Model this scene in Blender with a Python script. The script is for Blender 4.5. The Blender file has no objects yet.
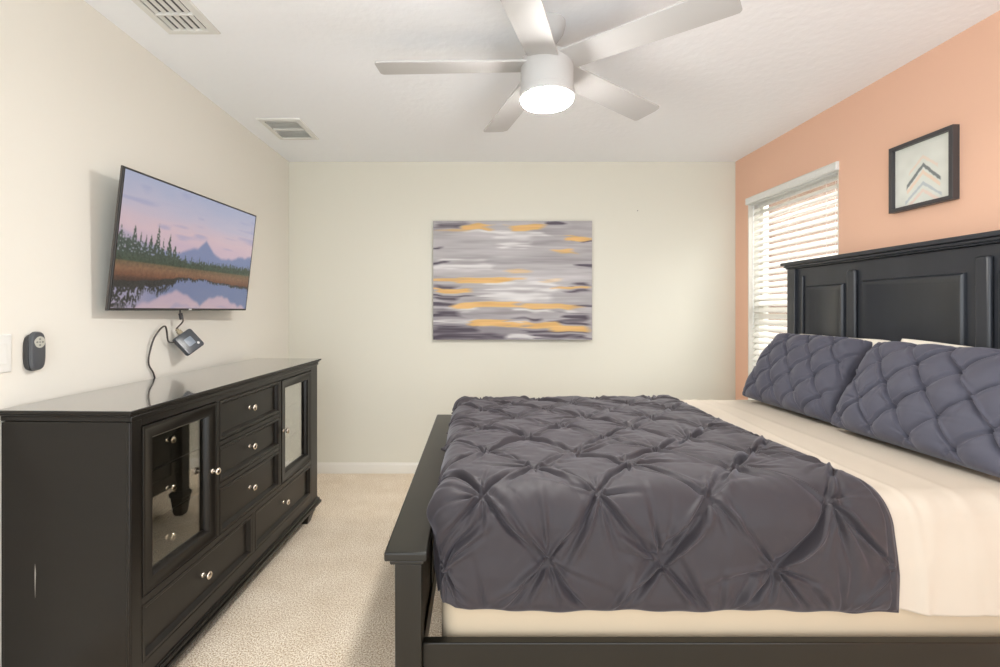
import bpy, bmesh, math, random
import numpy as np
from mathutils import Vector, Matrix

scene = bpy.context.scene
COL = scene.collection
PI = math.pi
rnd = random.Random(11)

# ------------------------------------------------------------------ camera, light, exposure
FPX = 470.0
cam_d = bpy.data.cameras.new('camera')
cam = bpy.data.objects.new('camera', cam_d)
COL.objects.link(cam)
cam.location = (0, 0, 1.278)
cam.rotation_euler = (PI / 2, 0, 0)
cam_d.sensor_width = 36
cam_d.lens = 36 * FPX / 1000
cam_d.shift_x = 0.023
cam_d.shift_y = -0.0235
cam_d.clip_start = 0.02
scene.camera = cam

vs = scene.view_settings
vs.view_transform = 'Standard'
vs.look = 'None'
vs.gamma = 1
vs.use_curve_mapping = False
vs.exposure = 1.14

world = bpy.data.worlds.new('overcast_sky')
scene.world = world
world.use_nodes = True
wn = world.node_tree.nodes['Background']
wn.inputs['Color'].default_value = (0.93, 0.97, 1.0, 1)
wn.inputs['Strength'].default_value = 1.45

# the room
WL, WR, WB, WN, CH = -1.475, 2.027, 3.686, -0.5, 2.44
WIN = dict(y0=2.634, y1=3.52, z0=0.50, z1=2.11)

def area(name, loc, rot, sx, sy, power, color=(1, 1, 1)):
    l = bpy.data.lights.new(name, 'AREA')
    l.shape = 'RECTANGLE'
    l.size, l.size_y = sx, sy
    l.energy = power
    l.color = color
    o = bpy.data.objects.new(name, l)
    o.location = loc
    o.rotation_euler = rot
    COL.objects.link(o)
    return o
# daylight outside the window
area('window_daylight', (3.4, 3.35, 3.15), (0, math.radians(46), math.radians(4)), 1.3, 2.0, 210, (1.0, 0.98, 0.95))

# ------------------------------------------------------------------ materials
def lin(c):
    return tuple((v / 12.92 if v <= 0.04045 else ((v + 0.055) / 1.055) ** 2.4) for v in [x / 255 for x in c])

def mat(name, rgb, rough=0.5, metal=0.0, spec=0.5, coat=0.0, coat_rough=0.1, noise=None, bump=None, sheen=0.0):
    """noise=(scale, amount, stretch) varies the colour, bump=(scale, strength, distance)."""
    m = bpy.data.materials.new(name)
    m.use_nodes = True
    nt = m.node_tree
    b = nt.nodes['Principled BSDF']
    c = lin(rgb)
    b.inputs['Base Color'].default_value = (*c, 1)
    b.inputs['Roughness'].default_value = rough
    b.inputs['Metallic'].default_value = metal
    b.inputs['Specular IOR Level'].default_value = spec
    b.inputs['Coat Weight'].default_value = coat
    b.inputs['Coat Roughness'].default_value = coat_rough
    b.inputs['Sheen Weight'].default_value = sheen
    b.inputs['Sheen Tint'].default_value = (0.86, 0.87, 1, 1)
    tc = nt.nodes.new('ShaderNodeTexCoord')
    if noise:
        mp = nt.nodes.new('ShaderNodeMapping')
        mp.inputs['Scale'].default_value = noise[2] if len(noise) > 2 else (1, 1, 1)
        nt.links.new(tc.outputs['Object'], mp.inputs['Vector'])
        n = nt.nodes.new('ShaderNodeTexNoise')
        n.inputs['Scale'].default_value = noise[0]
        n.inputs['Detail'].default_value = 4
        nt.links.new(mp.outputs['Vector'], n.inputs['Vector'])
        r = nt.nodes.new('ShaderNodeValToRGB')
        a = noise[1]
        r.color_ramp.elements[0].position = 0.3
        r.color_ramp.elements[1].position = 0.7
        r.color_ramp.elements[0].color = (*[v * (1 - a) for v in c], 1)
        r.color_ramp.elements[1].color = (*[min(1, v * (1 + a)) for v in c], 1)
        nt.links.new(n.outputs['Fac'], r.inputs['Fac'])
        nt.links.new(r.outputs['Color'], b.inputs['Base Color'])
    if bump:
        n2 = nt.nodes.new('ShaderNodeTexNoise')
        n2.inputs['Scale'].default_value = bump[0]
        n2.inputs['Detail'].default_value = 3
        nt.links.new(tc.outputs['Object'], n2.inputs['Vector'])
        bp = nt.nodes.new('ShaderNodeBump')
        bp.inputs['Strength'].default_value = bump[1]
        bp.inputs['Distance'].default_value = bump[2]
        nt.links.new(n2.outputs['Fac'], bp.inputs['Height'])
        nt.links.new(bp.outputs['Normal'], b.inputs['Normal'])
    return m

def emit_mat(name, rgb, strength):
    m = bpy.data.materials.new(name)
    m.use_nodes = True
    b = m.node_tree.nodes['Principled BSDF']
    b.inputs['Base Color'].default_value = (*lin(rgb), 1)
    b.inputs['Emission Color'].default_value = (*lin(rgb), 1)
    b.inputs['Emission Strength'].default_value = strength
    return m

def attr_mat(name, emission=0.0, rough=0.6, spec=0.4, gain=1.0):
    """colours stored on the mesh (a painting or a screen picture)."""
    m = bpy.data.materials.new(name)
    m.use_nodes = True
    nt = m.node_tree
    b = nt.nodes['Principled BSDF']
    a = nt.nodes.new('ShaderNodeAttribute')
    a.attribute_name = 'Col'
    b.inputs['Roughness'].default_value = rough
    b.inputs['Specular IOR Level'].default_value = spec
    if emission:
        b.inputs['Base Color'].default_value = (0.01, 0.01, 0.01, 1)
        nt.links.new(a.outputs['Color'], b.inputs['Emission Color'])
        b.inputs['Emission Strength'].default_value = emission
    else:
        nt.links.new(a.outputs['Color'], b.inputs['Base Color'])
    return m

def pane_mat(name, reflect, tint=(1, 1, 1), rough=0.0):
    m = bpy.data.materials.new(name)
    m.use_nodes = True
    nt = m.node_tree
    nt.nodes.remove(nt.nodes['Principled BSDF'])
    out = nt.nodes['Material Output']
    tr = nt.nodes.new('ShaderNodeBsdfTransparent')
    tr.inputs['Color'].default_value = (*tint, 1)
    gl = nt.nodes.new('ShaderNodeBsdfGlossy')
    gl.inputs['Roughness'].default_value = rough
    gl.inputs['Color'].default_value = (0.9, 0.9, 0.88, 1)
    mx = nt.nodes.new('ShaderNodeMixShader')
    lw = nt.nodes.new('ShaderNodeLayerWeight')
    lw.inputs['Blend'].default_value = 0.5
    mr = nt.nodes.new('ShaderNodeMapRange')
    if len(reflect) > 2:
        mr.inputs['From Min'].default_value = reflect[2]
        mr.inputs['From Max'].default_value = reflect[3]
    mr.inputs['To Min'].default_value = reflect[0]
    mr.inputs['To Max'].default_value = reflect[1]
    nt.links.new(lw.outputs['Facing'], mr.inputs['Value'])
    nt.links.new(mr.outputs['Result'], mx.inputs['Fac'])
    nt.links.new(tr.outputs[0], mx.inputs[1])
    nt.links.new(gl.outputs[0], mx.inputs[2])
    nt.links.new(mx.outputs[0], out.inputs['Surface'])
    return m

M = {}
M['wall'] = mat('cream_wall_paint', (231, 228, 219), 0.75, spec=0.3, bump=(90, 0.06, 0.004))
M['wall_back'] = mat('greenish_cream_wall_paint', (222, 219, 206), 0.75, spec=0.3, bump=(90, 0.06, 0.004))
M['orange'] = mat('peach_orange_wall_paint', (236, 192, 166), 0.7, spec=0.3, bump=(90, 0.06, 0.004))
M['ceiling'] = mat('knockdown_ceiling_paint', (248, 250, 253), 0.85, spec=0.2, bump=(28, 0.22, 0.01))
M['trim'] = mat('white_trim_paint', (228, 224, 215), 0.4)
M['white'] = mat('white_plastic', (232, 232, 228), 0.35)
M['vent_white'] = mat('vent_white_enamel', (226, 226, 222), 0.5)
M['vent_dark'] = mat('duct_shadow_grey', (92, 92, 92), 0.9)
M['vent_fill'] = mat('vent_damper_grey', (232, 232, 228), 0.8)
M['fan'] = mat('fan_white_enamel', (194, 193, 192), 0.5)
M['lamp'] = emit_mat('frosted_lamp_glass_lit', (255, 252, 247), 115.0)
M['black'] = mat('espresso_black_lacquer', (22, 19, 16), 0.3, spec=0.35, noise=(3, 0.12, (1, 1, 6)))
M['black_top'] = mat('espresso_black_lacquer_polished_top', (36, 34, 31), 0.15, spec=0.7, coat=1.0, coat_rough=0.05)
M['black_top'].node_tree.nodes['Principled BSDF'].inputs['Coat IOR'].default_value = 2.3
M['bed_black'] = mat('black_bed_lacquer_glare', (44, 47, 53), 0.36, spec=0.6, noise=(3, 0.10, (1, 6, 1)))  # headboard only: bluish haze and reflected room light mixed into the base colour
M['foot_black'] = mat('dark_olive_black_bed_lacquer', (23, 21, 16), 0.32, spec=0.45, noise=(3, 0.10, (1, 1, 1)))
M['nickel'] = mat('brushed_nickel', (220, 208, 194), 0.2, metal=1.0)
M['scratch'] = mat('bare_wood_scratch', (150, 145, 138), 0.7)
M['cabinet_glass'] = pane_mat('reflective_cabinet_glass', (0.10, 0.90, 0.40, 0.75), (0.95, 0.95, 0.92))
M['tv_black'] = mat('tv_dark_plastic', (42, 40, 40), 0.3)
M['tv_edge'] = mat('tv_grey_metal_edge', (92, 88, 86), 0.35, metal=0.6)
M['logo'] = mat('silver_logo_print', (215, 215, 215), 0.3)
M['box_grey'] = mat('dark_grey_box_plastic', (66, 70, 76), 0.28)
M['box_top'] = mat('grey_box_top_emblem', (126, 136, 148), 0.3)
M['cable'] = mat('dark_grey_cable_rubber', (72, 66, 62), 0.5)
M['brass'] = mat('old_metal_connector', (150, 140, 120), 0.35, metal=0.8)
M['remote'] = mat('charcoal_remote_plastic', (48, 48, 50), 0.4)
M['remote_body'] = mat('remote_glossy_grey', (78, 80, 84), 0.3)
M['remote_pad'] = mat('pale_button_disc', (188, 188, 178), 0.4)
M['remote_print'] = mat('button_print_grey', (130, 132, 128), 0.5)
M['slat'] = mat('white_blind_slat', (240, 238, 232), 0.4, spec=0.5)
M['pane'] = pane_mat('window_pane_glass', (0.03, 0.5))
M['frame_dark'] = mat('charcoal_picture_frame', (66, 64, 66), 0.35)
M['carpet'] = None
M['duvet'] = mat('charcoal_pintuck_cotton', (48, 43, 47), 0.6, spec=0.38, sheen=0.18, bump=(600, 0.03, 0.001))
M['sham'] = mat('slate_pintuck_cotton', (74, 74, 86), 0.65, spec=0.3, sheen=0.2, bump=(600, 0.03, 0.001))
M['sheet'] = mat('cream_cotton_sheet', (194, 184, 170), 0.8, spec=0.2, bump=(400, 0.04, 0.001))
M['boxspring'] = mat('cream_box_spring_fabric', (192, 176, 152), 0.85, spec=0.2, bump=(300, 0.08, 0.001))
M['mattress'] = mat('white_mattress_fabric', (230, 220, 205), 0.85, spec=0.2)
M['pillow'] = mat('ivory_pillow_cotton', (240, 232, 218), 0.85, spec=0.2)
M['stitch'] = mat('pale_welt_cord', (218, 205, 185), 0.8)
M['canvas'] = attr_mat('acrylic_on_canvas', 0, 0.6, 0.35)
M['print'] = attr_mat('watercolour_print', 0, 0.7, 0.3)
M['screen'] = attr_mat('lit_tv_screen', 0.41, 0.25, 0.5)
M['nail'] = mat('steel_nail', (120, 118, 114), 0.4, metal=0.7)
M['terracotta'] = mat('terracotta_stucco', (120, 78, 60), 0.9)
M['grass'] = mat('lawn_green', (112, 120, 84), 0.95)

def carpet_mat():
    m = bpy.data.materials.new('beige_cut_pile_carpet')
    m.use_nodes = True
    nt = m.node_tree
    b = nt.nodes['Principled BSDF']
    b.inputs['Roughness'].default_value = 0.95
    b.inputs['Specular IOR Level'].default_value = 0.1
    tc = nt.nodes.new('ShaderNodeTexCoord')
    def nz(scale, detail):
        n = nt.nodes.new('ShaderNodeTexNoise')
        n.inputs['Scale'].default_value = scale
        n.inputs['Detail'].default_value = detail
        nt.links.new(tc.outputs['Object'], n.inputs['Vector'])
        return n
    n1, n2 = nz(185, 5), nz(7, 4)
    r1 = nt.nodes.new('ShaderNodeValToRGB')
    e = r1.color_ramp.elements
    e[0].position, e[1].position = 0.38, 0.60
    e[0].color = (*lin((186, 160, 130)), 1)
    e[1].color = (*lin((255, 246, 230)), 1)
    r2 = nt.nodes.new('ShaderNodeValToRGB')
    e = r2.color_ramp.elements
    e[0].position, e[1].position = 0.3, 0.7
    e[0].color = (0.90, 0.875, 0.84, 1)
    e[1].color = (1, 1, 1, 1)
    nt.links.new(n1.outputs['Fac'], r1.inputs['Fac'])
    nt.links.new(n2.outputs['Fac'], r2.inputs['Fac'])
    mx = nt.nodes.new('ShaderNodeMix')
    mx.data_type = 'RGBA'
    mx.blend_type = 'MULTIPLY'
    mx.inputs[0].default_value = 1
    nt.links.new(r1.outputs['Color'], mx.inputs[6])
    nt.links.new(r2.outputs['Color'], mx.inputs[7])
    nt.links.new(mx.outputs[2], b.inputs['Base Color'])
    bp = nt.nodes.new('ShaderNodeBump')
    bp.inputs['Strength'].default_value = 0.55
    bp.inputs['Distance'].default_value = 0.008
    nt.links.new(n1.outputs['Fac'], bp.inputs['Height'])
    nt.links.new(bp.outputs['Normal'], b.inputs['Normal'])
    return m
M['carpet'] = carpet_mat()

# ------------------------------------------------------------------ mesh helpers
def link(name, me, parent=None):
    o = bpy.data.objects.new(name, me)
    COL.objects.link(o)
    if parent:
        o.parent = parent
    return o

def obj(name, bm, m, parent=None, bevel=0.0, smooth=35, seg=2, loc=None, rot=None):
    bmesh.ops.recalc_face_normals(bm, faces=bm.faces[:])
    me = bpy.data.meshes.new(name)
    bm.to_mesh(me)
    bm.free()
    me.materials.append(m)
    if smooth:
        for p in me.polygons:
            p.use_smooth = True
        me.set_sharp_from_angle(angle=math.radians(smooth))
    o = link(name, me, parent)
    if loc:
        o.location = loc
    if rot:
        o.rotation_euler = rot
    if bevel:
        b = o.modifiers.new('bevel', 'BEVEL')
        b.width = bevel
        b.segments = seg
        b.limit_method = 'ANGLE'
        b.angle_limit = math.radians(40)
    return o

def empty(name, loc=(0, 0, 0), rz=0.0, rot=None):
    o = bpy.data.objects.new(name, None)
    o.empty_display_size = 0.1
    o.location = loc
    o.rotation_euler = rot if rot else (0, 0, rz)
    COL.objects.link(o)
    return o

def tag(o, label, cat, group=None):
    o['label'] = label
    o['category'] = cat
    if group:
        o['group'] = group
    return o

def struct(o):
    o['kind'] = 'structure'
    return o

def box(bm, x0, x1, y0, y1, z0, z1):
    vs_ = [bm.verts.new((x, y, z)) for x in (x0, x1) for y in (y0, y1) for z in (z0, z1)]
    for f in ((0, 1, 3, 2), (4, 6, 7, 5), (0, 4, 5, 1), (2, 3, 7, 6), (0, 2, 6, 4), (1, 5, 7, 3)):
        bm.faces.new([vs_[i] for i in f])
    return vs_

def BM():
    return bmesh.new()

def taper(bm, cx, cy, sections):
    """square-section stack: sections = [(z, half_x, half_y)]."""
    rings = []
    for z, hx, hy in sections:
        rings.append([bm.verts.new((cx + a * hx, cy + b * hy, z)) for a, b in ((-1, -1), (1, -1), (1, 1), (-1, 1))])
    for r0, r1 in zip(rings, rings[1:]):
        for i in range(4):
            bm.faces.new((r0[i], r0[(i + 1) % 4], r1[(i + 1) % 4], r1[i]))
    bm.faces.new(rings[0][::-1])
    bm.faces.new(rings[-1])

def lathe(bm, prof, n=24, M4=None):
    """prof = [(radius, height)] about +Z, optional matrix."""
    M4 = M4 or Matrix.Identity(4)
    rings = []
    for r, h in prof:
        if r < 1e-6:
            rings.append([bm.verts.new(M4 @ Vector((0, 0, h)))])
        else:
            rings.append([bm.verts.new(M4 @ Vector((r * math.cos(2 * PI * i / n), r * math.sin(2 * PI * i / n), h))) for i in range(n)])
    for a, b in zip(rings, rings[1:]):
        for i in range(n):
            j = (i + 1) % n
            if len(a) == 1 and len(b) == 1:
                continue
            if len(a) == 1:
                bm.faces.new((a[0], b[i], b[j]))
            elif len(b) == 1:
                bm.faces.new((a[i], a[j], b[0]))
            else:
                bm.faces.new((a[i], a[j], b[j], b[i]))
    for r in (rings[0], rings[-1]):
        if len(r) > 1:
            bm.faces.new(r)

def ring(bm, rect, prof, mp, cap=True, back=None):
    """mitred rings: rect=(a0,a1,b0,b1); prof=[(inset,height)...]; mp(a,b,h)->xyz."""
    a0, a1, b0, b1 = rect
    loops = []
    for i, h in prof:
        loops.append([bm.verts.new(mp(a, b, h)) for a, b in ((a0 + i, b0 + i), (a1 - i, b0 + i), (a1 - i, b1 - i), (a0 + i, b1 - i))])
    for l0, l1 in zip(loops, loops[1:]):
        for k in range(4):
            bm.faces.new((l0[k], l0[(k + 1) % 4], l1[(k + 1) % 4], l1[k]))
    if cap:
        bm.faces.new(loops[-1])
    if back is not None:
        bm.faces.new(loops[0][::-1])

def tube(bm, pts, r, n=8, closed=False):
    pts = [Vector(p) for p in pts]
    rings = []
    up = Vector((0.31, 0.2, 0.93)).normalized()
    for i, p in enumerate(pts):
        d = (pts[min(i + 1, len(pts) - 1)] - pts[max(i - 1, 0)]).normalized()
        a = d.cross(up)
        if a.length < 1e-4:
            a = d.cross(Vector((1, 0, 0)))
        a.normalize()
        b = d.cross(a)
        rr = r[i] if isinstance(r, (list, tuple)) else r
        rings.append([bm.verts.new(p + a * rr * math.cos(2 * PI * k / n) + b * rr * math.sin(2 * PI * k / n)) for k in range(n)])
    for r0, r1 in zip(rings, rings[1:]):
        for k in range(n):
            bm.faces.new((r0[k], r0[(k + 1) % n], r1[(k + 1) % n], r1[k]))
    bm.faces.new(rings[0][::-1])
    bm.faces.new(rings[-1])

def spline(pts, n=10):
    """Catmull-Rom through the points."""
    P = [Vector(p) for p in pts]
    P = [P[0] * 2 - P[1]] + P + [P[-1] * 2 - P[-2]]
    out = []
    for i in range(1, len(P) - 2):
        for k in range(n):
            t = k / n
            a, b, c, d = P[i - 1:i + 3]
            out.append(0.5 * ((2 * b) + (c - a) * t + (2 * a - 5 * b + 4 * c - d) * t * t + (3 * b - a - 3 * c + d) * t ** 3))
    out.append(P[-2])
    return out

def grid_mesh(name, V, m, parent=None, closed=False, smooth=True, col=None):
    """V = (nu, nv, 3) array of points."""
    nu, nv = V.shape[:2]
    idx = np.arange(nu * nv).reshape(nu, nv)
    f = np.stack([idx[:-1, :-1], idx[1:, :-1], idx[1:, 1:], idx[:-1, 1:]], -1).reshape(-1, 4)
    me = bpy.data.meshes.new(name)
    me.from_pydata(V.reshape(-1, 3).tolist(), [], f.tolist())
    me.materials.append(m)
    if smooth:
        me.polygons.foreach_set('use_smooth', [True] * len(me.polygons))
    if col is not None:
        at = me.color_attributes.new('Col', 'FLOAT_COLOR', 'POINT')
        c = np.ones((nu * nv, 4), dtype=np.float32)
        c[:, :3] = col.reshape(-1, 3)
        at.data.foreach_set('color', c.ravel())
    me.update()
    return link(name, me, parent)

def two_sided(name, T, B, m, parent=None):
    """closed cloth: top grid T and bottom grid B (same shape) stitched round the border."""
    nu, nv = T.shape[:2]
    idx = np.arange(nu * nv).reshape(nu, nv)
    f = np.stack([idx[:-1, :-1], idx[1:, :-1], idx[1:, 1:], idx[:-1, 1:]], -1).reshape(-1, 4)
    n = nu * nv
    fb = (f + n)[:, ::-1]
    edge = list(idx[:, 0]) + list(idx[-1, 1:]) + list(idx[::-1, -1][1:]) + list(idx[0, ::-1][1:])
    side = [(a, b, b + n, a + n) for a, b in zip(edge, edge[1:])]
    me = bpy.data.meshes.new(name)
    me.from_pydata(np.concatenate([T.reshape(-1, 3), B.reshape(-1, 3)]).tolist(), [], f.tolist() + fb.tolist() + [tuple(int(x) for x in s) for s in side])
    me.materials.append(m)
    bm = bmesh.new()
    bm.from_mesh(me)
    bmesh.ops.recalc_face_normals(bm, faces=bm.faces[:])
    bm.to_mesh(me)
    bm.free()
    me.polygons.foreach_set('use_smooth', [True] * len(me.polygons))
    me.update()
    return link(name, me, parent)

NR = np.random.RandomState(5)
def vnoise(shape, cells, rs=NR):
    """smooth value noise on a grid of `cells` knots, -1..1."""
    g = rs.uniform(-1, 1, (cells[0] + 1, cells[1] + 1))
    a = np.linspace(0, cells[0] - 1e-6, shape[0]); b = np.linspace(0, cells[1] - 1e-6, shape[1])
    i, j = a.astype(int), b.astype(int)
    fa, fb = a - i, b - j
    fa = fa * fa * (3 - 2 * fa); fb = fb * fb * (3 - 2 * fb)
    fa, fb = fa[:, None], fb[None, :]
    I, J = np.ix_(i, j)
    return (g[I, J] * (1 - fa) * (1 - fb) + g[I + 1, J] * fa * (1 - fb) + g[I, J + 1] * (1 - fa) * fb + g[I + 1, J + 1] * fa * fb)

def lin_a(c):
    c = np.clip(np.asarray(c, float) / 255, 0, 1)
    return np.where(c <= 0.04045, c / 12.92, ((c + 0.055) / 1.055) ** 2.4)

# ------------------------------------------------------------------ the room shell
T = 0.12
b = BM(); box(b, WL - T, WR + T, WN, WB + T, -0.1, 0); struct(obj('floor', b, M['carpet'], smooth=0))
b = BM(); box(b, WL - T, WR + T, WN, WB + T, CH, CH + 0.1); struct(obj('ceiling', b, M['ceiling'], smooth=0))
b = BM(); box(b, WL - T, WL, WN, WB + T, 0, CH); struct(obj('wall_left', b, M['wall'], smooth=0))
b = BM(); box(b, WL, WR, WB, WB + T, 0, CH); struct(obj('wall_back', b, M['wall_back'], smooth=0))
b = BM()
wy0, wy1, wz0, wz1 = WIN['y0'], WIN['y1'], WIN['z0'], WIN['z1']
WT = 0.14
box(b, WR, WR + WT, WN, wy0, 0, CH)
box(b, WR, WR + WT, wy1, WB + T, 0, CH)
box(b, WR, WR + WT, wy0, wy1, 0, wz0)
box(b, WR, WR + WT, wy0, wy1, wz1, CH)
struct(obj('wall_right', b, M['orange'], smooth=0))

def baseboard(name, pts_fn, L):
    b = BM()
    prof = [(0.0, 0.0), (0.014, 0.0), (0.014, 0.062), (0.011, 0.070), (0.006, 0.075), (0.004, 0.082), (0.0, 0.082)]
    r0 = [b.verts.new(pts_fn(0, d, z)) for d, z in prof]
    r1 = [b.verts.new(pts_fn(L, d, z)) for d, z in prof]
    n = len(prof)
    for i in range(n):
        b.faces.new((r0[i], r0[(i + 1) % n], r1[(i + 1) % n], r1[i]))
    b.faces.new(r0); b.faces.new(r1[::-1])
    struct(obj(name, b, M['trim'], smooth=30))
baseboard('baseboard_back', lambda t, d, z: (WL + 0.014 + t, WB - d, z), WR - WL - 0.028)
baseboard('baseboard_left', lambda t, d, z: (WL + d, WN + t, z), WB - WN)
baseboard('baseboard_right', lambda t, d, z: (WR - d, WN + t, z), WB - WN)

# window: white liner of the opening, sashes and panes
b = BM()
th = 0.012
box(b, WR + 0.002, WR + WT, wy1 - th, wy1, wz0, wz1)
box(b, WR + 0.002, WR + WT, wy0, wy0 + th, wz0, wz1)
box(b, WR + 0.002, WR + WT, wy0 + th, wy1 - th, wz1 - th, wz1)
box(b, WR - 0.02, WR + WT, wy0 - 0.0, wy1 + 0.0, wz0, wz0 + 0.02)
win = struct(obj('window_1', b, M['trim'], bevel=0.002))
b = BM()
fx0, fx1 = WR + 0.085, WR + 0.125
iy0, iy1, iz0, iz1 = wy0 + th, wy1 - th, wz0 + 0.02, wz1 - th
zm = 1.345
for (a0, a1, c0, c1) in ((iy0, iy0 + 0.04, iz0, iz1), (iy1 - 0.04, iy1, iz0, iz1), (iy0 + 0.04, iy1 - 0.04, iz0, iz0 + 0.05), (iy0 + 0.04, iy1 - 0.04, iz1 - 0.04, iz1), (iy0 + 0.04, iy1 - 0.04, zm - 0.025, zm + 0.025)):
    box(b, fx0, fx1, a0, a1, c0, c1)
obj('sash_frame', b, M['trim'], win, bevel=0.003)
for z0, z1 in ((iz0 + 0.05, zm - 0.025), (zm + 0.025, iz1 - 0.04)):
    b = BM(); box(b, fx0 + 0.018, fx0 + 0.022, iy0 + 0.04, iy1 - 0.04, z0, z1)
    obj('window_pane', b, M['pane'], win, smooth=0)

# ------------------------------------------------------------------ window blind
bl = tag(empty('window_blind', (WR + 0.04, (wy0 + wy1) / 2, wz0 + 0.02)), 'white horizontal slat blind half open in the window of the orange wall', 'blind')
bx, by, bz = bl.location
def L(v):
    return (v[0] - bx, v[1] - by, v[2] - bz)
b = BM()
box(b, WR - 0.012 - bx, WR + 0.004 - bx, wy0 - 0.004 - by, wy1 + 0.004 - by, 2.062 - bz, 2.112 - bz)
ring(b, (wy0 - 0.004 - by, wy1 + 0.004 - by, 2.062 - bz, 2.112 - bz), [(0, -0.012), (0.004, -0.018), (0.008, -0.018), (0.012, -0.014)], lambda a, c, h: (WR - bx + h, a, c))
obj('valance', b, M['white'], bl, bevel=0.0015)
b = BM()
box(b, WR + 0.012 - bx, WR + 0.062 - bx, wy0 + 0.018 - by, wy1 - 0.018 - by, 2.055 - bz, 2.095 - bz)
obj('head_rail', b, M['white'], bl, bevel=0.002)
SL_P, SL_W, tilt = 0.0445, 0.050, math.radians(44)
z = 2.035
while z > wz0 + 0.06:
    b = BM()
    n = 7
    top, bot = [], []
    for i in range(n):
        c = (i / (n - 1) - 0.5) * SL_W
        crown = 0.0025 * (1 - (2 * c / SL_W) ** 2)
        for lst, dz in ((top, 0.0014), (bot, -0.0014)):
            px = c * math.cos(tilt) + (crown + dz) * -math.sin(tilt) * 1
            pz = c * math.sin(tilt) + (crown + dz) * math.cos(tilt)
            lst.append([b.verts.new((px, yy - by, z - bz + pz)) for yy in (wy0 + 0.016, wy1 - 0.016)])
    loop = top + bot[::-1]
    for i in range(len(loop)):
        l0, l1 = loop[i], loop[(i + 1) % len(loop)]
        b.faces.new((l0[0], l0[1], l1[1], l1[0]))
    b.faces.new([l[0] for l in loop]); b.faces.new([l[1] for l in loop][::-1])
    obj('slat', b, M['slat'], bl, smooth=30)
    z -= SL_P
b = BM(); box(b, -0.026, 0.026, wy0 + 0.016 - by, wy1 - 0.016 - by, 0.008, 0.026); obj('bottom_rail', b, M['white'], bl, bevel=0.003)
for yy in (wy0 + 0.11, (wy0 + wy1) / 2, wy1 - 0.11):
    b = BM()
    for xx in (-0.027, 0.027):
        tube(b, [(xx, yy - by, 0.02), (xx, yy - by, 2.06 - bz)], 0.0011, 6)
    obj('ladder_cord', b, M['white'], bl)
b = BM(); tube(b, spline([(-0.032, wy1 - 0.06 - by, 2.05 - bz), (-0.034, wy1 - 0.06 - by, 1.6 - bz), (-0.032, wy1 - 0.06 - by, 1.15 - bz)], 6), 0.004, 8)
obj('tilt_wand', b, M['white'], bl)

# what stands outside the window
b = BM(); box(b, 4.4, 4.6, 3.0, 14, -0.3, 3.3); struct(obj('wall_outside', b, M['terracotta'], smooth=0))
b = BM(); box(b, 2.4, 30, -8, 30, -0.35, -0.3); struct(obj('ground', b, M['grass'], smooth=0))

# ------------------------------------------------------------------ knobs
def knob(parent, pos, axis='+X', s=1.0):
    """mushroom knob, stem along the axis."""
    b = BM()
    R = Matrix.Rotation(PI / 2, 4, 'Y')
    lathe(b, [(0.010 * s, 0.0), (0.0095 * s, 0.002), (0.006 * s, 0.004), (0.0055 * s, 0.013 * s), (0.010 * s, 0.016 * s), (0.0150 * s, 0.020 * s), (0.0160 * s, 0.024 * s), (0.0145 * s, 0.028 * s), (0.009 * s, 0.031 * s), (0, 0.032 * s)], 20, Matrix.Translation(pos) @ R)
    o = obj('knob', b, M['nickel'], parent, smooth=50)
    return o

# ------------------------------------------------------------------ dresser
# local: y along the length (away from the camera), x out of the front, z up
DR = empty('dresser', (-1.055, 1.435, 0), -math.radians(2.2))
tag(DR, 'long black dresser with glass cabinet doors and silver knobs along the cream wall', 'dresser')
DL, DD = 1.500, 0.402
b = BM()
# carcass and face frame
box(b, -DD, -0.075, 0.0, DL, 0.10, 0.935)          # carcass
box(b, -DD - 0.0155, -DD, 0.003, DL - 0.012, 0.02, 0.93)   # strip added in black for the dark gap behind the dresser
ZB, ZT = 0.10, 0.935
for y0, y1 in ((0.0, 0.042), (1.402, DL)):
    box(b, -0.075, 0.0, y0, y1, ZB, ZT)
for y0, y1 in ((0.440, 0.458), (0.988, 1.006)):
    box(b, -0.075, 0.0, y0, y1, 0.372, 0.914)
box(b, -0.075, 0.0, 0.042, 1.402, 0.914, ZT)
box(b, -0.075, 0.0, 0.042, 1.402, 0.347, 0.370)
box(b, -0.075, 0.0, 0.042, 1.402, ZB, 0.163)
box(b, -0.075, 0.0, 0.714, 0.738, 0.163, 0.347)
for z0, z1 in ((0.728, 0.748), (0.558, 0.578)):
    box(b, -0.075, 0.0, 0.458, 0.988, z0, z1)
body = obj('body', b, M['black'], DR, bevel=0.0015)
# side panel frame on the near end
b = BM()
box(b, -DD, -0.012, -0.004, 0.0, 0.10, 0.935)
obj('side_panel', b, M['black'], DR, bevel=0.001)
b = BM()
box(b, -0.0125, 0.0, -0.006, 0.0, 0.10, 0.935)
obj('corner_bead', b, M['black'], DR, bevel=0.002)
# top
b = BM()
box(b, -DD - 0.016, 0.012, -0.018, DL + 0.040, 0.960, 0.972)
box(b, -DD - 0.014, 0.006, -0.012, DL + 0.026, 0.953, 0.960)
box(b, -DD - 0.012, 0.003, -0.003, DL + 0.014, 0.935, 0.953)
top_ = obj('top', b, M['black'], DR, bevel=0.003)
top_.data.materials.append(M['black_top'])
for p_ in top_.data.polygons:
    if p_.normal.z > .9 and p_.center.z > .965:
        p_.material_index = 1
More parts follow.
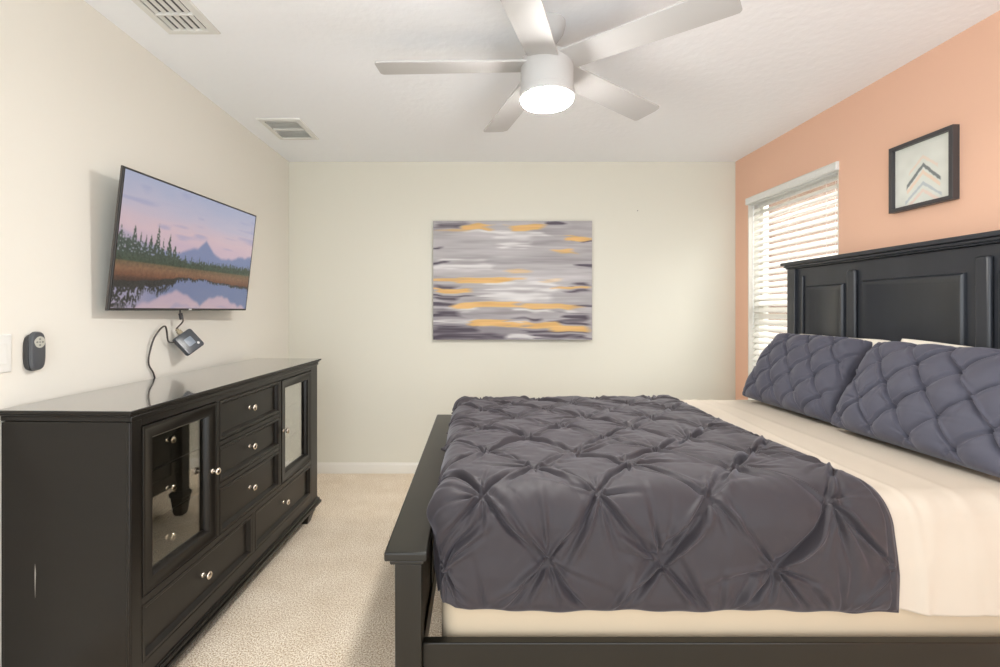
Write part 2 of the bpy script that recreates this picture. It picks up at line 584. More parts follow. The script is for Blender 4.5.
# base moulding
b = BM()
box(b, -DD - 0.005, 0.012, -0.010, DL + 0.014, 0.090, 0.106)
box(b, -DD - 0.005, 0.020, -0.018, DL + 0.022, 0.074, 0.090)
box(b, -DD - 0.005, 0.006, -0.004, DL + 0.008, 0.106, 0.113)
obj('base_moulding', b, M['black'], DR, bevel=0.004)
for yy in (0.04, DL - 0.105):
    for xx in (-0.035, -DD + 0.04):
        b = BM()
        taper(b, xx, yy, [(0.0, 0.026, 0.026), (0.010, 0.029, 0.029), (0.052, 0.040, 0.040), (0.056, 0.046, 0.046), (0.074, 0.046, 0.046)])
        obj('foot', b, M['black'], DR, bevel=0.002)
mpD = lambda a, c, h: (h, a, c)
def drawer(y0, y1, z0, z1):
    b = BM()
    g = 0.002
    ring(b, (y0 + g, y1 - g, z0 + g, z1 - g), [(0, -0.05), (0, -0.001), (0.002, 0.001), (0.012, 0.001), (0.016, -0.003), (0.020, -0.012), (0.024, -0.016), (0.030, -0.016)], mpD, back=True)
    d = obj('drawer', b, M['black'], DR, bevel=0.0)
    knob(d, (-0.016, (y0 + y1) / 2, (z0 + z1) / 2))
    return d
for z0, z1 in ((0.748, 0.914), (0.578, 0.728), (0.370, 0.558)):
    drawer(0.458, 0.988, z0, z1)
drawer(0.042, 0.714, 0.163, 0.347)
drawer(0.738, 1.400, 0.163, 0.347)
def cabinet_door(y0, y1, z0, z1, knob_y):
    b = BM()
    g = 0.002
    a0, a1, c0, c1 = y0 + g, y1 - g, z0 + g, z1 - g
    ring(b, (a0, a1, c0, c1), [(0, -0.026), (0, 0.000), (0.002, 0.002), (0.008, 0.002), (0.012, 0.000), (0.042, 0.000), (0.046, -0.004), (0.052, -0.022), (0.052, -0.026), (0, -0.026)], mpD, cap=False)
    d = obj('cabinet_door', b, M['black'], DR)
    b = BM()
    box(b, -0.0235, -0.0205, a0 + 0.045, a1 - 0.045, c0 + 0.045, c1 - 0.045)
    obj('glass', b, M['cabinet_glass'], d, smooth=0)
    knob(d, (0.0, knob_y, 0.645), s=0.95)
    # the small drawers behind the glass
    h = (z1 - z0 - 0.02) / 3
    for k in range(3):
        b = BM()
        za = z0 + 0.01 + k * h
        ring(b, (y0 + 0.012, y1 - 0.012, za + 0.002, za + h - 0.002), [(0, -0.074), (0, -0.062), (0.002, -0.060), (0.01, -0.060)], mpD, back=True)
        dd = obj('inner_drawer', b, M['black'], DR)
        knob(dd, (-0.060, (y0 + y1) / 2, za + h / 2), s=0.95)
cabinet_door(0.044, 0.438, 0.372, 0.912, 0.412)
cabinet_door(1.008, 1.400, 0.372, 0.912, 1.034)
# scratch on the near end
b = BM()
sv = [(-0.3015, 0.498), (-0.2985, 0.470), (-0.3000, 0.440), (-0.3010, 0.395), (-0.3022, 0.430), (-0.3028, 0.468)]
f = [b.verts.new((x, -0.0046, z)) for x, z in sv]
g_ = [b.verts.new((x, -0.0035, z)) for x, z in sv]
b.faces.new(f); b.faces.new(g_[::-1])
for i in range(len(f)):
    b.faces.new((f[i], f[(i + 1) % len(f)], g_[(i + 1) % len(f)], g_[i]))
sc_ = obj('scratch_mark', b, M['scratch'], DR, smooth=0)
sc_['label'] = 'thin pale scratch on the side panel'

# ------------------------------------------------------------------ television
# corners: near edge Y 1.803, far edge Y 2.756, leaning out at the top, turned slightly
TVW, TVH = 0.955, 0.558
yaw = math.radians(3.6); til = math.radians(6.6)
TV = empty('television', (-1.386, 2.2795, 1.276))
# local: x = along the width (towards the camera), y = out of the screen (towards +X), z = up the screen
tn = Vector((math.cos(yaw), -math.sin(yaw), 0))        # out of the wall
tw = -Vector((math.sin(yaw), math.cos(yaw), 0))
tu = (Vector((0, 0, 1)) * math.cos(til) + tn * math.sin(til)).normalized()
tn2 = tu.cross(tw).normalized()
if tn2.x < 0:
    tn2 = -tn2
R = Matrix((tw, tn2, tu)).transposed()
if R.determinant() < 0:
    raise RuntimeError
TV.matrix_world = Matrix.Translation(TV.location) @ R.to_4x4()
tag(TV, 'flat television showing a lake at sunset mounted on the cream wall', 'television')
mpT = lambda a, c, h: (a, h, c)
b = BM()
ring(b, (-TVW / 2, TVW / 2, 0, TVH), [(0.004, -0.014), (0, -0.012), (0, 0.0), (0.001, 0.0015), (0.007, 0.0015), (0.008, 0.0)], mpT, cap=True, back=True)
obj('bezel', b, M['tv_black'], TV)
b = BM()
ring(b, (-TVW / 2 - 0.001, TVW / 2 + 0.001, -0.001, TVH + 0.001), [(0.0, -0.010), (0.0, -0.004), (0.0012, -0.004), (0.0012, -0.010), (0, -0.010)], mpT, cap=False)
obj('edge_trim', b, M['tv_edge'], TV)
b = BM()
ring(b, (-0.30, 0.30, 0.05, 0.40), [(0, -0.046), (0, -0.04), (0.02, -0.014)], mpT, back=True)
obj('rear_housing', b, M['tv_black'], TV, bevel=0.004)
b = BM()
box(b, -0.12, 0.12, -0.058, -0.046, 0.18, 0.38)
obj('wall_mount', b, M['tv_black'], TV, bevel=0.002)
# screen picture
nu, nv = 420, 240
U, V = np.meshgrid(np.linspace(0, 1, nu), np.linspace(0, 1, nv), indexing='ij')   # V 0 = top
def landscape():
    rs = np.random.RandomState(3)
    n_big = vnoise((nu, nv), (6, 8), rs); n_str = vnoise((nu, nv), (8, 26), rs); n_fine = vnoise((nu, nv), (150, 80), rs)
    def ramp(v, stops):
        xs = [s[0] for s in stops]
        return np.stack([np.interp(v, xs, [s[1][k] for s in stops]) for k in range(3)], -1)
    vv = V + 0.04 * n_str
    sky = ramp(vv, [(0, (166, 172, 196)), (0.2, (186, 180, 196)), (0.36, (208, 182, 188)), (0.5, (198, 174, 188)), (0.62, (180, 166, 190))])
    # blue cloud bank
    ct = np.interp(U[:, 0], [0, .08, .2, .32, .42, .50, .56, .60, .66, .75, .85, 1], [.40, .45, .50, .52, .47, .44, .37, .44, .48, .50, .47, .44]) + 0.02 * vnoise((nu, 1), (30, 1), rs)[:, 0]
    cb = np.clip((V - ct[:, None]) / 0.03, 0, 1) * np.interp(U, [0, .12, .3, 1], [.3, .35, .9, 1])
    sky = sky * (1 - cb[..., None] * .85) + np.array((104, 122, 160)) * cb[..., None] * .85
    wisp = np.clip((n_str - .35) * 2.2, 0, 1) * (V < .42)
    sky = sky * (1 - .45 * wisp[..., None]) + np.array((140, 148, 186)) * .45 * wisp[..., None]
    hz = 0.645                                     # foot of the trees
    img = sky.copy()
    # trees: a sum of ragged conifers
    top = np.interp(U[:, 0], [0, .10, .2, .34, .45, .6, .8, 1], [.46, .50, .54, .57, .59, .585, .575, .57])
    x = U[:, 0]
    for cx, hh, ww in [(.015, .22, .03), (.05, .17, .026), (.085, .25, .03), (.12, .18, .024), (.15, .16, .022), (.18, .21, .026), (.22, .27, .034), (.255, .16, .024), (.295, .23, .030), (.335, .14, .024), (.365, .08, .018), (.41, .05, .014), (.46, .04, .012), (.52, .045, .014), (.56, .05, .012), (.66, .05, .012), (.72, .06, .012), (.80, .05, .012), (.86, .06, .013), (.92, .05, .013), (.97, .05, .012)]:
        top = np.minimum(top, hz - .04 - hh * np.clip(1 - (np.abs(x - cx) / ww) ** .75, 0, 1))
    top = top + 0.018 * rs.uniform(-1, 1, nu)
    tree = ((V > top[:, None] + 0.02 * n_fine) & (V < hz + .02))
    holes = (n_fine > .45) & (V < hz - .06) & (U < .4)
    tc = ramp(V, [(.3, (84, 94, 86)), (.55, (62, 76, 66)), (.66, (58, 70, 54))]) * (1 + .22 * n_fine[..., None])
    tree &= ~holes
    img[tree] = tc[tree]
    # left haze over the trees
    # meadow
    shore = np.interp(x, [0, .12, .25, .4, .55, .75, 1], [.80, .79, .765, .735, .735, .755, .775]) + .008 * vnoise((nu, 1), (24, 1), rs)[:, 0]
    mead = (V >= hz) & (V < shore[:, None])
    mc = ramp((V - hz) / .13, [(0, (98, 86, 62)), (.35, (126, 94, 70)), (.8, (112, 74, 54)), (1, (74, 52, 42))]) * (1 + .12 * n_fine[..., None])
    img[mead] = mc[mead]
    # water: mirrored sky, darker
    refl = np.clip(2 * shore[:, None] - V - .10, 0, 1)
    ri = np.clip((refl * (nv - 1)).astype(int), 0, nv - 1)
    src = sky[np.arange(nu)[:, None], ri]
    water = V >= shore[:, None]
    wc = src * .93
    rt = np.interp(x, [0, .05, .12, .18, .24, .30, .36, .42, .52, .7, .85, 1], [.22, .2, .17, .07, .12, .10, .04, .02, .014, .012, .02, .02]) * (1 + .3 * rs.uniform(-1, 1, nu))
    dark = (V - shore[:, None] < rt[:, None] + .02 * n_fine) & ~((n_fine > .3) & (V - shore[:, None] > .05))
    wc = np.where(dark[..., None], np.array((44, 44, 42)) * (1 + .3 * n_fine[..., None]), wc)
    img[water] = wc[water]
    return img
img = landscape()
for ax in (0, 1):
    q_ = np.pad(img, [(1, 1) if k == ax else (0, 0) for k in range(3)], mode='edge')
    img = (np.take(q_, range(0, img.shape[ax]), ax) + 2 * np.take(q_, range(1, img.shape[ax] + 1), ax) + np.take(q_, range(2, img.shape[ax] + 2), ax)) / 4
P = np.stack([TVW / 2 - .008 - U * (TVW - .016), np.full_like(U, .0012), .010 + (1 - V) * (TVH - .018)], -1)
grid_mesh('screen', P, M['screen'], TV, smooth=False, col=lin_a(img))
b = BM()
ring(b, (0.00, 0.02, 0.0015, 0.0085), [(0, 0.001), (0, 0.0022), (0.001, 0.0026)], mpT, back=True)
obj('logo', b, M['logo'], TV)

# ------------------------------------------------------------------ streaming box hanging under the television, and its cable
bxo = empty('streaming_box', (-1.405, 2.36, 1.125))
tag(bxo, 'small dark grey streaming box dangling askew below the television', 'set-top box')
bn = Vector((0.80, -0.45, 0.40)).normalized()
bu = Vector((0.0, 0.0, 1.0)); bu = (bu - bn * bu.dot(bn)).normalized()
bs = bu.cross(bn).normalized()
ang = math.radians(31)
bu2 = bu * math.cos(ang) + bs * math.sin(ang) * -1
bs2 = bn.cross(bu2).normalized()
bxo.matrix_world = Matrix.Translation((-1.402, 2.285, 1.122)) @ Matrix((bs2, bn, bu2)).transposed().to_4x4()
def rrect(b, hx, hz, r, prof, n=6, axis='y'):
    """rounded-rectangle body; prof = [(inset, depth)]."""
    loops = []
    for i, d in prof:
        pts = []
        for cx, cz, a0 in ((1, 1, 0), (-1, 1, 90), (-1, -1, 180), (1, -1, 270)):
            rr = max(r - i, 0.0008)
            for k in range(n):
                a = math.radians(a0 + 90 * k / (n - 1))
                pts.append((cx * (hx - r) + rr * math.cos(a), d, cz * (hz - r) + rr * math.sin(a)))
        loops.append([b.verts.new(p) for p in pts])
    m_ = len(loops[0])
    for l0, l1 in zip(loops, loops[1:]):
        for k in range(m_):
            b.faces.new((l0[k], l0[(k + 1) % m_], l1[(k + 1) % m_], l1[k]))
    b.faces.new(loops[0][::-1]); b.faces.new(loops[-1])
b = BM(); rrect(b, 0.052, 0.052, 0.012, [(0.003, -0.013), (0, -0.010), (0, 0.008), (0.002, 0.011), (0.006, 0.012)])
obj('case', b, M['box_grey'], bxo)
b = BM(); rrect(b, 0.021, 0.021, 0.005, [(0, 0.0115), (0, 0.0124), (0.001, 0.0126)])
obj('emblem', b, M['box_top'], bxo)
b = BM(); lathe(b, [(0.0065, 0.0115), (0.0065, 0.0126), (0, 0.0128)], 16, Matrix.Translation((-0.028, 0, -0.028)) @ Matrix.Rotation(-PI / 2, 4, 'X'))
o = obj('badge', b, M['logo'], bxo)
b = BM(); box(b, -0.012, 0.010, -0.006, 0.006, 0.051, 0.070); box(b, -0.008, 0.006, -0.004, 0.004, 0.070, 0.082)
obj('plug', b, M['brass'], bxo, bevel=0.001)
MW = bxo.matrix_world
hd = empty('video_cable', (-1.43, 2.345, 1.20))
tag(hd, 'short metal video lead from the television down to the dangling box', 'cable')
p0 = MW @ Vector((-0.001, 0, 0.083))
o0 = Vector(hd.location)
b = BM(); tube(b, [q - o0 for q in spline([(-1.43, 2.262, 1.30), (-1.425, 2.258, 1.25), (-1.415, 2.262, 1.225), tuple(p0)], 8)], 0.0035, 8)
obj('lead', b, M['cable'], hd)
b = BM(); tube(b, [Vector((-1.426, 2.259, 1.262)) - o0, Vector((-1.420, 2.260, 1.232)) - o0], 0.009, 8)
obj('ferrite_sleeve', b, M['remote'], hd)
pc = MW @ Vector((0.0535, 0, 0.034))
pd = MW @ Vector((0.072, 0, 0.056))
pts = spline([tuple(pc), tuple(pd), (-1.437, 2.165, 1.203), (-1.452, 2.120, 1.160), (-1.462, 2.098, 1.085), (-1.465, 2.098, 1.035), (-1.466, 2.130, 0.99), (-1.469, 2.15, 0.93), (-1.469, 2.15, 0.84), (-1.469, 2.16, 0.70)], 10)
b = BM(); tube(b, pts, 0.0038, 8)
tag(obj('power_cable', b, M['cable']), 'dark power cable looping from the dangling box down behind the dresser', 'cable')

# ------------------------------------------------------------------ wall switch and fan remote on the left wall
sw = tag(empty('wall_switch', (WL, 1.425, 1.142)), 'white double rocker switch plate on the cream wall beside the black remote', 'switch')
mpW = lambda a, c, h: (h, a, c)
b = BM(); ring(b, (-0.060, 0.060, -0.0595, 0.0595), [(0, 0.0), (0.0, 0.004), (0.003, 0.006), (0.006, 0.0065)], mpW, back=True)
obj('plate', b, M['white'], sw)
for cy in (-0.024, 0.024):
    b = BM(); ring(b, (cy - 0.0175, cy + 0.0175, -0.035, 0.035), [(0, 0.0065), (0, 0.0075), (0.0012, 0.0078)], mpW, back=True, cap=True)
    obj('rocker_frame', b, M['vent_fill'], sw)
    b = BM()
    v = [b.verts.new((h, cy + a, c)) for a in (-0.0155, 0.0155) for h, c in ((0.007, -0.032), (0.0105, -0.032), (0.0085, 0.0), (0.0115, 0.032), (0.007, 0.032))]
    b.faces.new(v[:5]); b.faces.new(v[5:][::-1])
    for i in range(5):
        b.faces.new((v[i], v[(i + 1) % 5], v[5 + (i + 1) % 5], v[5 + i]))
    obj('rocker', b, M['white'], sw, smooth=20)
    for s in (-1, 1):
        b = BM(); lathe(b, [(0.003, 0.006), (0.003, 0.0072), (0, 0.0075)], 12, Matrix.Translation((0, cy, s * 0.049)) @ Matrix.Rotation(PI / 2, 4, 'Y'))
        obj('screw', b, M['vent_fill'], sw)

fr = tag(empty('fan_remote', (WL, 1.553, 1.142)), 'black fan remote with a pale round button disc in its wall holder', 'remote control')
def oval_stack(b, prof, n=32, cz=0.0):
    """prof = [(hw, hh, x)] rounded elongated loops."""
    loops = []
    for hw, hh, x in prof:
        pts = []
        for k in range(n):
            a = 2 * PI * k / n
            c, s = math.cos(a), math.sin(a)
            e = 0.62
            pts.append((x, hw * math.copysign(abs(c) ** e, c), cz + hh * math.copysign(abs(s) ** e, s)))
        loops.append([b.verts.new(p) for p in pts])
    for l0, l1 in zip(loops, loops[1:]):
        for k in range(n):
            b.faces.new((l0[k], l0[(k + 1) % n], l1[(k + 1) % n], l1[k]))
    b.faces.new(loops[0][::-1]); b.faces.new(loops[-1])
b = BM(); oval_stack(b, [(0.027, 0.058, 0.0), (0.028, 0.060, 0.004), (0.029, 0.061, 0.012), (0.027, 0.058, 0.017)], cz=-0.004)
obj('holder', b, M['remote'], fr)
b = BM(); oval_stack(b, [(0.023, 0.060, 0.010), (0.0255, 0.064, 0.016), (0.0255, 0.0635, 0.023), (0.0235, 0.060, 0.028), (0.018, 0.050, 0.0305)], cz=0.001)
obj('handset', b, M['remote_body'], fr)
b = BM(); lathe(b, [(0.0205, 0.020), (0.0205, 0.0285), (0.019, 0.0305), (0, 0.0310)], 28, Matrix.Translation((0, 0.001, 0.030)) @ Matrix.Rotation(PI / 2, 4, 'Y'))
pad = obj('button_disc', b, M['remote_pad'], fr)
b = BM()
for a in range(4):
    t_ = a * PI / 2
    lathe(b, [(0.0032, 0.0310), (0.0032, 0.0320), (0, 0.0322)], 12, Matrix.Translation((0, 0.0098 * math.cos(t_), 0.030 + 0.0098 * math.sin(t_))) @ Matrix.Rotation(PI / 2, 4, 'Y'))
lathe(b, [(0.0026, 0.0310), (0.0026, 0.0320), (0, 0.0322)], 12, Matrix.Translation((0, 0, 0.030)) @ Matrix.Rotation(PI / 2, 4, 'Y'))
obj('button', b, M['remote_print'], pad)

# ------------------------------------------------------------------ ceiling fan
FX, FY = 0.284, 1.91
fan = tag(empty('ceiling_fan', (FX, FY, CH)), 'white five-bladed ceiling fan with a lit round lamp', 'ceiling fan')
b = BM(); lathe(b, [(0.075, 0.0), (0.075, -0.012), (0.068, -0.040), (0.045, -0.072), (0.020, -0.085), (0.018, -0.088)], 36)
obj('canopy', b, M['fan'], fan, smooth=50)
b = BM(); lathe(b, [(0.013, -0.08), (0.013, -0.17)], 20)
obj('down_rod', b, M['fan'], fan)
b = BM(); lathe(b, [(0.022, -0.110), (0.026, -0.118), (0.026, -0.132), (0.060, -0.138), (0.099, -0.143), (0.105, -0.150), (0.106, -0.180), (0.106, -0.272), (0.110, -0.275), (0.110, -0.302), (0.107, -0.305)], 48)
obj('motor_housing', b, M['fan'], fan, smooth=40)
b = BM(); lathe(b, [(0.104, -0.302), (0.104, -0.314), (0.097, -0.322), (0.072, -0.327), (0.0, -0.330)], 48)
obj('lamp_lens', b, M['lamp'], fan, smooth=60)
for k in range(5):
    a = math.radians((178.5, -109.5, -37.5, 36, 105.5)[k])
    droop = math.radians((0, 0, 0, 2.2, 1.0)[k])
    Rz = Matrix.Rotation(a, 4, 'Z') @ Matrix.Translation((0, 0, -0.172)) @ Matrix.Rotation(droop, 4, 'Y') @ Matrix.Rotation(math.radians(-7.5), 4, 'X')
    b = BM()
    r0, r1, w0, w1 = 0.085, 0.69, 0.062, 0.070
    xs = [r0, 0.14, 0.25, 0.40, 0.55, 0.66, 0.682, r1]
    rows = []
    for i, x_ in enumerate(xs):
        t_ = (x_ - r0) / (r1 - r0)
        w = w0 + (w1 - w0) * t_
        if i == len(xs) - 2: w -= 0.001
        if i == len(xs) - 1: w -= 0.010
        row = []
        for c, dz in ((-1, 0.004), (-0.72, 0.0), (0.85, 0.0), (1, 0.001)):
            row.append((x_, c * w, dz))
        rows.append(row)
    tt = [[b.verts.new(Rz @ Vector((x_, y_, z_ + 0.0035))) for x_, y_, z_ in row] for row in rows]
    bb = [[b.verts.new(Rz @ Vector((x_, y_, z_ - 0.0035))) for x_, y_, z_ in row] for row in rows]
    for i in range(len(rows) - 1):
        for j in range(3):
            b.faces.new((tt[i][j], tt[i + 1][j], tt[i + 1][j + 1], tt[i][j + 1]))
            b.faces.new((bb[i][j], bb[i][j + 1], bb[i + 1][j + 1], bb[i + 1][j]))
        b.faces.new((tt[i][0], bb[i][0], bb[i + 1][0], tt[i + 1][0]))
        b.faces.new((tt[i][3], tt[i + 1][3], bb[i + 1][3], bb[i][3]))
    for e in (0, -1):
        for j in range(3):
            b.faces.new((tt[e][j], tt[e][j + 1], bb[e][j + 1], bb[e][j]))
    obj('blade', b, M['fan'], fan, smooth=25)

# ------------------------------------------------------------------ ceiling vents
def vent(name_label, x0, x1, y0, y1, along, n, dividers, open_dark, group='ceiling vents'):
    cx, cy = (x0 + x1) / 2, (y0 + y1) / 2
    v = empty('ceiling_vent', (cx, cy, CH))
    tag(v, name_label, 'vent', group)
    hx, hy = (x1 - x0) / 2, (y1 - y0) / 2
    mp = lambda a, c, h: (a, c, -h)
    b = BM()
    w = 0.034
    ring(b, (-hx, hx, -hy, hy), [(0, 0.0), (0, 0.003), (0.004, 0.008), (w - 0.004, 0.011), (w, 0.008), (w, 0.0), (0, 0.0)], mp, cap=False)
    obj('vent_frame', b, M['vent_white'], v, smooth=20)
    b = BM(); box(b, -hx + w - 0.002, hx - w + 0.002, -hy + w - 0.002, hy - w + 0.002, -0.0015, 0.0)
    obj('duct_back', b, M['vent_dark'] if open_dark else M['vent_fill'], v, smooth=0)
    ix, iy = hx - w, hy - w
    for k in range(n):
        b = BM()
        t_ = (k + 0.5) / n
        if along == 'y':
            p = -ix + 2 * ix * t_
            hw = ix / n * 0.45
            q = [b.verts.new(c) for c in ((p - hw, -iy, -0.010), (p + hw * .6, -iy, -0.0025), (p + hw * .6, iy, -0.0025), (p - hw, iy, -0.010))]
            q2 = [b.verts.new((c.co.x + .0015, c.co.y, c.co.z + .0008)) for c in q]
        else:
            p = -iy + 2 * iy * t_
            hw = iy / n * 0.72
            q = [b.verts.new(c) for c in ((-ix, p - hw, -0.010), (-ix, p + hw * .6, -0.0025), (ix, p + hw * .6, -0.0025), (ix, p - hw, -0.010))]
            q2 = [b.verts.new((c.co.x, c.co.y + .0015, c.co.z + .0008)) for c in q]
        b.faces.new(q); b.faces.new(q2[::-1])
        for i in range(4):
            b.faces.new((q[i], q[(i + 1) % 4], q2[(i + 1) % 4], q2[i]))
        obj('louvre', b, M['vent_white'], v, smooth=0)
    for d in dividers:
        b = BM()
        if along == 'y':
            box(b, -ix, ix, d - cy - 0.005, d - cy + 0.005, -0.0115, -0.001)
        else:
            box(b, -ix, ix, d - cy - 0.006, d - cy + 0.006, -0.0115, -0.001)
        obj('cross_bar', b, M['vent_white'], v, bevel=0.001)
vent('white ceiling vent with dark open slots, nearer the camera than the fainter one', -1.292, -1.075, 1.63, 1.972, 'y', 5, (1.835, 1.735), True, 'ceiling vents')
vent('faint white ceiling vent near the back wall with closed grey louvres', -1.337, -1.072, 2.845, 3.19, 'x', 12, (3.01,), False, 'ceiling vents')

# ------------------------------------------------------------------ canvas painting on the back wall
cw, chh, cd = 1.233, 0.922, 0.038
cx_, cz_ = 0.2765, 1.5085
pa = tag(empty('canvas_painting', (cx_, WB, cz_)), 'large unframed abstract canvas of grey, white and gold streaks on back wall', 'painting')
nu2, nv2 = 300, 220
U2, V2 = np.meshgrid(np.linspace(0, 1, nu2), np.linspace(0, 1, nv2), indexing='ij')
def abstract():
    rs = np.random.RandomState(8)
    st1, st2, st3 = vnoise((nu2, nv2), (4, 40), rs), vnoise((nu2, nv2), (9, 90), rs), vnoise((nu2, nv2), (3, 12), rs)
    wob = vnoise((nu2, nv2), (14, 5), rs)
    base = np.array((172, 168, 170)) + (st1 * 13 + st2 * 9 + st3 * 12)[..., None]
    lo = np.clip((V2 - .70) / .3, 0, 1) * np.clip(1.15 - U2 * 1.1, .15, 1)
    base = base * (1 - .55 * lo[..., None]) + np.array((78, 70, 82)) * .55 * lo[..., None]
    col = base
    def stroke(x0, x1, yc, ht, rgb, op, rag=.55, soft=.35):
        nonlocal col
        X0, X1, Y, H = (x0 - 68) / 752, (x1 - 68) / 752, (yc - 52) / 566, ht / 566
        ex = np.clip((U2 - X0) / .05 + .5 + st2 * 1.2, 0, 1) * np.clip((X1 - U2) / .05 + .5 + st1 * 1.2, 0, 1)
        d = np.abs(V2 + .012 * wob - Y) / H
        ey = np.clip((1 - d) / soft + st2 * rag, 0, 1)
        a = (ex * ey * op)[..., None]
        col = col * (1 - a) + (np.array(rgb) + st2[..., None] * 10) * a
    W, D, G = (216, 214, 213), (62, 54, 66), (216, 174, 112)
    for s in [(360, 610, 120, 22), (400, 540, 168, 16), (70, 340, 270, 15), (340, 640, 345, 18), (290, 650, 415, 26), (340, 640, 376, 12), (150, 260, 470, 14), (370, 620, 606, 14), (420, 520, 540, 12), (80, 240, 530, 16), (700, 760, 485, 14), (70, 330, 240, 8), (430, 640, 480, 10), (200, 420, 100, 8)]:
        stroke(*s, W, .8, soft=.8)
    for s in [(60, 210, 72, 24), (725, 830, 352, 14), (725, 830, 383, 11), (60, 195, 366, 15), (60, 190, 420, 10), (60, 170, 445, 12), (60, 200, 490, 24), (690, 830, 508, 26), (60, 260, 566, 26), (60, 400, 602, 18), (420, 570, 520, 9), (500, 815, 582, 8), (600, 700, 68, 11), (775, 830, 262, 12), (750, 830, 152, 6), (60, 140, 250, 10), (60, 110, 180, 8), (640, 830, 540, 8), (560, 820, 604, 14), (700, 830, 455, 8), (60, 260, 410, 6)]:
        stroke(*s, D, .85, soft=.9)
    for s, o in [((200, 345, 80, 17), 1), ((105, 230, 94, 8), .6), ((435, 590, 85, 17), 1), ((695, 780, 137, 15), 1), ((655, 738, 200, 13), .9), ((440, 518, 288, 13), .55), ((585, 645, 335, 10), .4), ((185, 400, 336, 15), 1), ((70, 210, 333, 8), .9), ((330, 460, 326, 6), .7), ((640, 830, 368, 6), .9), ((60, 285, 385, 12), 1), ((190, 485, 453, 15), 1), ((500, 745, 459, 15), .95), ((225, 420, 540, 17), 1), ((400, 485, 550, 15), 1), ((495, 640, 551, 17), 1), ((630, 808, 566, 18), 1)]:
        stroke(*s, G, o, rag=.35, soft=.3)
    return col
ab = abstract()
P = np.stack([-cw / 2 + U2 * cw, np.full_like(U2, -cd - .0006), chh / 2 - V2 * chh], -1)
grid_mesh('painted_face', P, M['canvas'], pa, smooth=False, col=lin_a(ab))
b = BM(); box(b, -cw / 2, cw / 2, -cd, -0.002, -chh / 2, chh / 2)
obj('stretcher', b, mat('canvas_edge_grey', (112, 104, 112), 0.8, noise=(14, 0.35, (1, 1, 2))), pa, bevel=0.002)

# small nail to the right of the painting
b = BM(); lathe(b, [(0.004, 0.010), (0.004, 0.012), (0, 0.013)], 12, Matrix.Translation((1.256, WB, 2.055)) @ Matrix.Rotation(PI / 2, 4, 'X'))
lathe(b, [(0.0014, -0.002), (0.0014, 0.011)], 8, Matrix.Translation((1.256, WB, 2.055)) @ Matrix.Rotation(PI / 2, 4, 'X'))
tag(obj('wall_nail', b, M['nail']), 'tiny bare nail in the back wall up beside the canvas', 'nail')

# ------------------------------------------------------------------ framed print on the orange wall
fy0, fy1, fz0, fz1, fd = 1.973, 2.280, 1.745, 2.058, 0.031
fy, fz = (fy0 + fy1) / 2, (fz0 + fz1) / 2
pf = tag(empty('picture_frame', (WR, fy, fz)), 'small square dark-framed chevron print on the orange wall above the headboard', 'picture')
hw, hh = (fy1 - fy0) / 2, (fz1 - fz0) / 2
mpP = lambda a, c, h: (-h, a, c)
b = BM(); ring(b, (-hw, hw, -hh, hh), [(0, 0.001), (0, fd - 0.001), (0.001, fd), (0.017, fd), (0.018, fd - 0.001), (0.018, 0.012), (0.018, 0.001), (0, 0.001)], mpP, cap=False)
obj('frame', b, M['frame_dark'], pf)
nq = 120
A, Bq = np.meshgrid(np.linspace(0, 1, nq), np.linspace(0, 1, nq), indexing='ij')   # A: 0 = far side (left in view), B: 0 = top
def chevrons():
    rs = np.random.RandomState(4)
    n = vnoise((nq, nq), (7, 7), rs); nf = vnoise((nq, nq), (30, 30), rs)
    img = np.array((222, 224, 216)) + (n * 5)[..., None]
    cxp = .52
    def chev(apex, half, drop, th, rgb, op):
        nonlocal img
        d = np.abs(Bq - (apex + np.abs(A - cxp) * drop / half))
        a = np.clip((th - d) / .018 + .5 * nf, 0, 1) * np.clip((half - np.abs(A - cxp)) / .02 + .4 * nf, 0, 1) * op
        img = img * (1 - a[..., None]) + np.array(rgb) * a[..., None]
    chev(.25, .26, .22, .035, (230, 212, 196), .8)
    chev(.385, .31, .31, .042, (124, 130, 130), .95)
    chev(.50, .30, .28, .045, (234, 212, 192), .9)
    chev(.68, .33, .27, .035, (186, 194, 198), .9)
    chev(.80, .28, .22, .040, (232, 210, 198), .8)
    return img
ci = chevrons()
P = np.stack([np.full_like(A, -0.014), hw - .0185 - A * (2 * hw - .037), hh - .0185 - Bq * (2 * hh - .037)], -1)
grid_mesh('print', P, M['print'], pf, smooth=False, col=lin_a(ci))
b = BM(); box(b, -0.013, -0.002, -hw + 0.0185, hw - 0.0185, -hh + 0.0185, hh - 0.0185); obj('backing', b, M['frame_dark'], pf, smooth=0)

# ------------------------------------------------------------------ bed frame
BC = 2.105                                   # centre line of the bed
HX = 1.955                                   # front plane of the headboard
BED = tag(empty('bed', (0.85, BC, 0)), 'black wooden bed with panelled headboard and low capped footboard', 'bed')
ox, oy = 0.85, BC
def lb(b):
    for v in b.verts:
        v.co.x -= ox; v.co.y -= oy
    return b
hbw = 0.832
hb = BM()
box(hb, HX, 2.0, BC - hbw, BC + hbw, 0.10, 1.53)
for s in (-1, 1):                           # outer posts
    y0, y1 = sorted((BC + s * hbw, BC + s * (hbw - 0.068)))
    box(hb, HX - 0.018, 2.0, y0, y1, 0.0, 1.53)
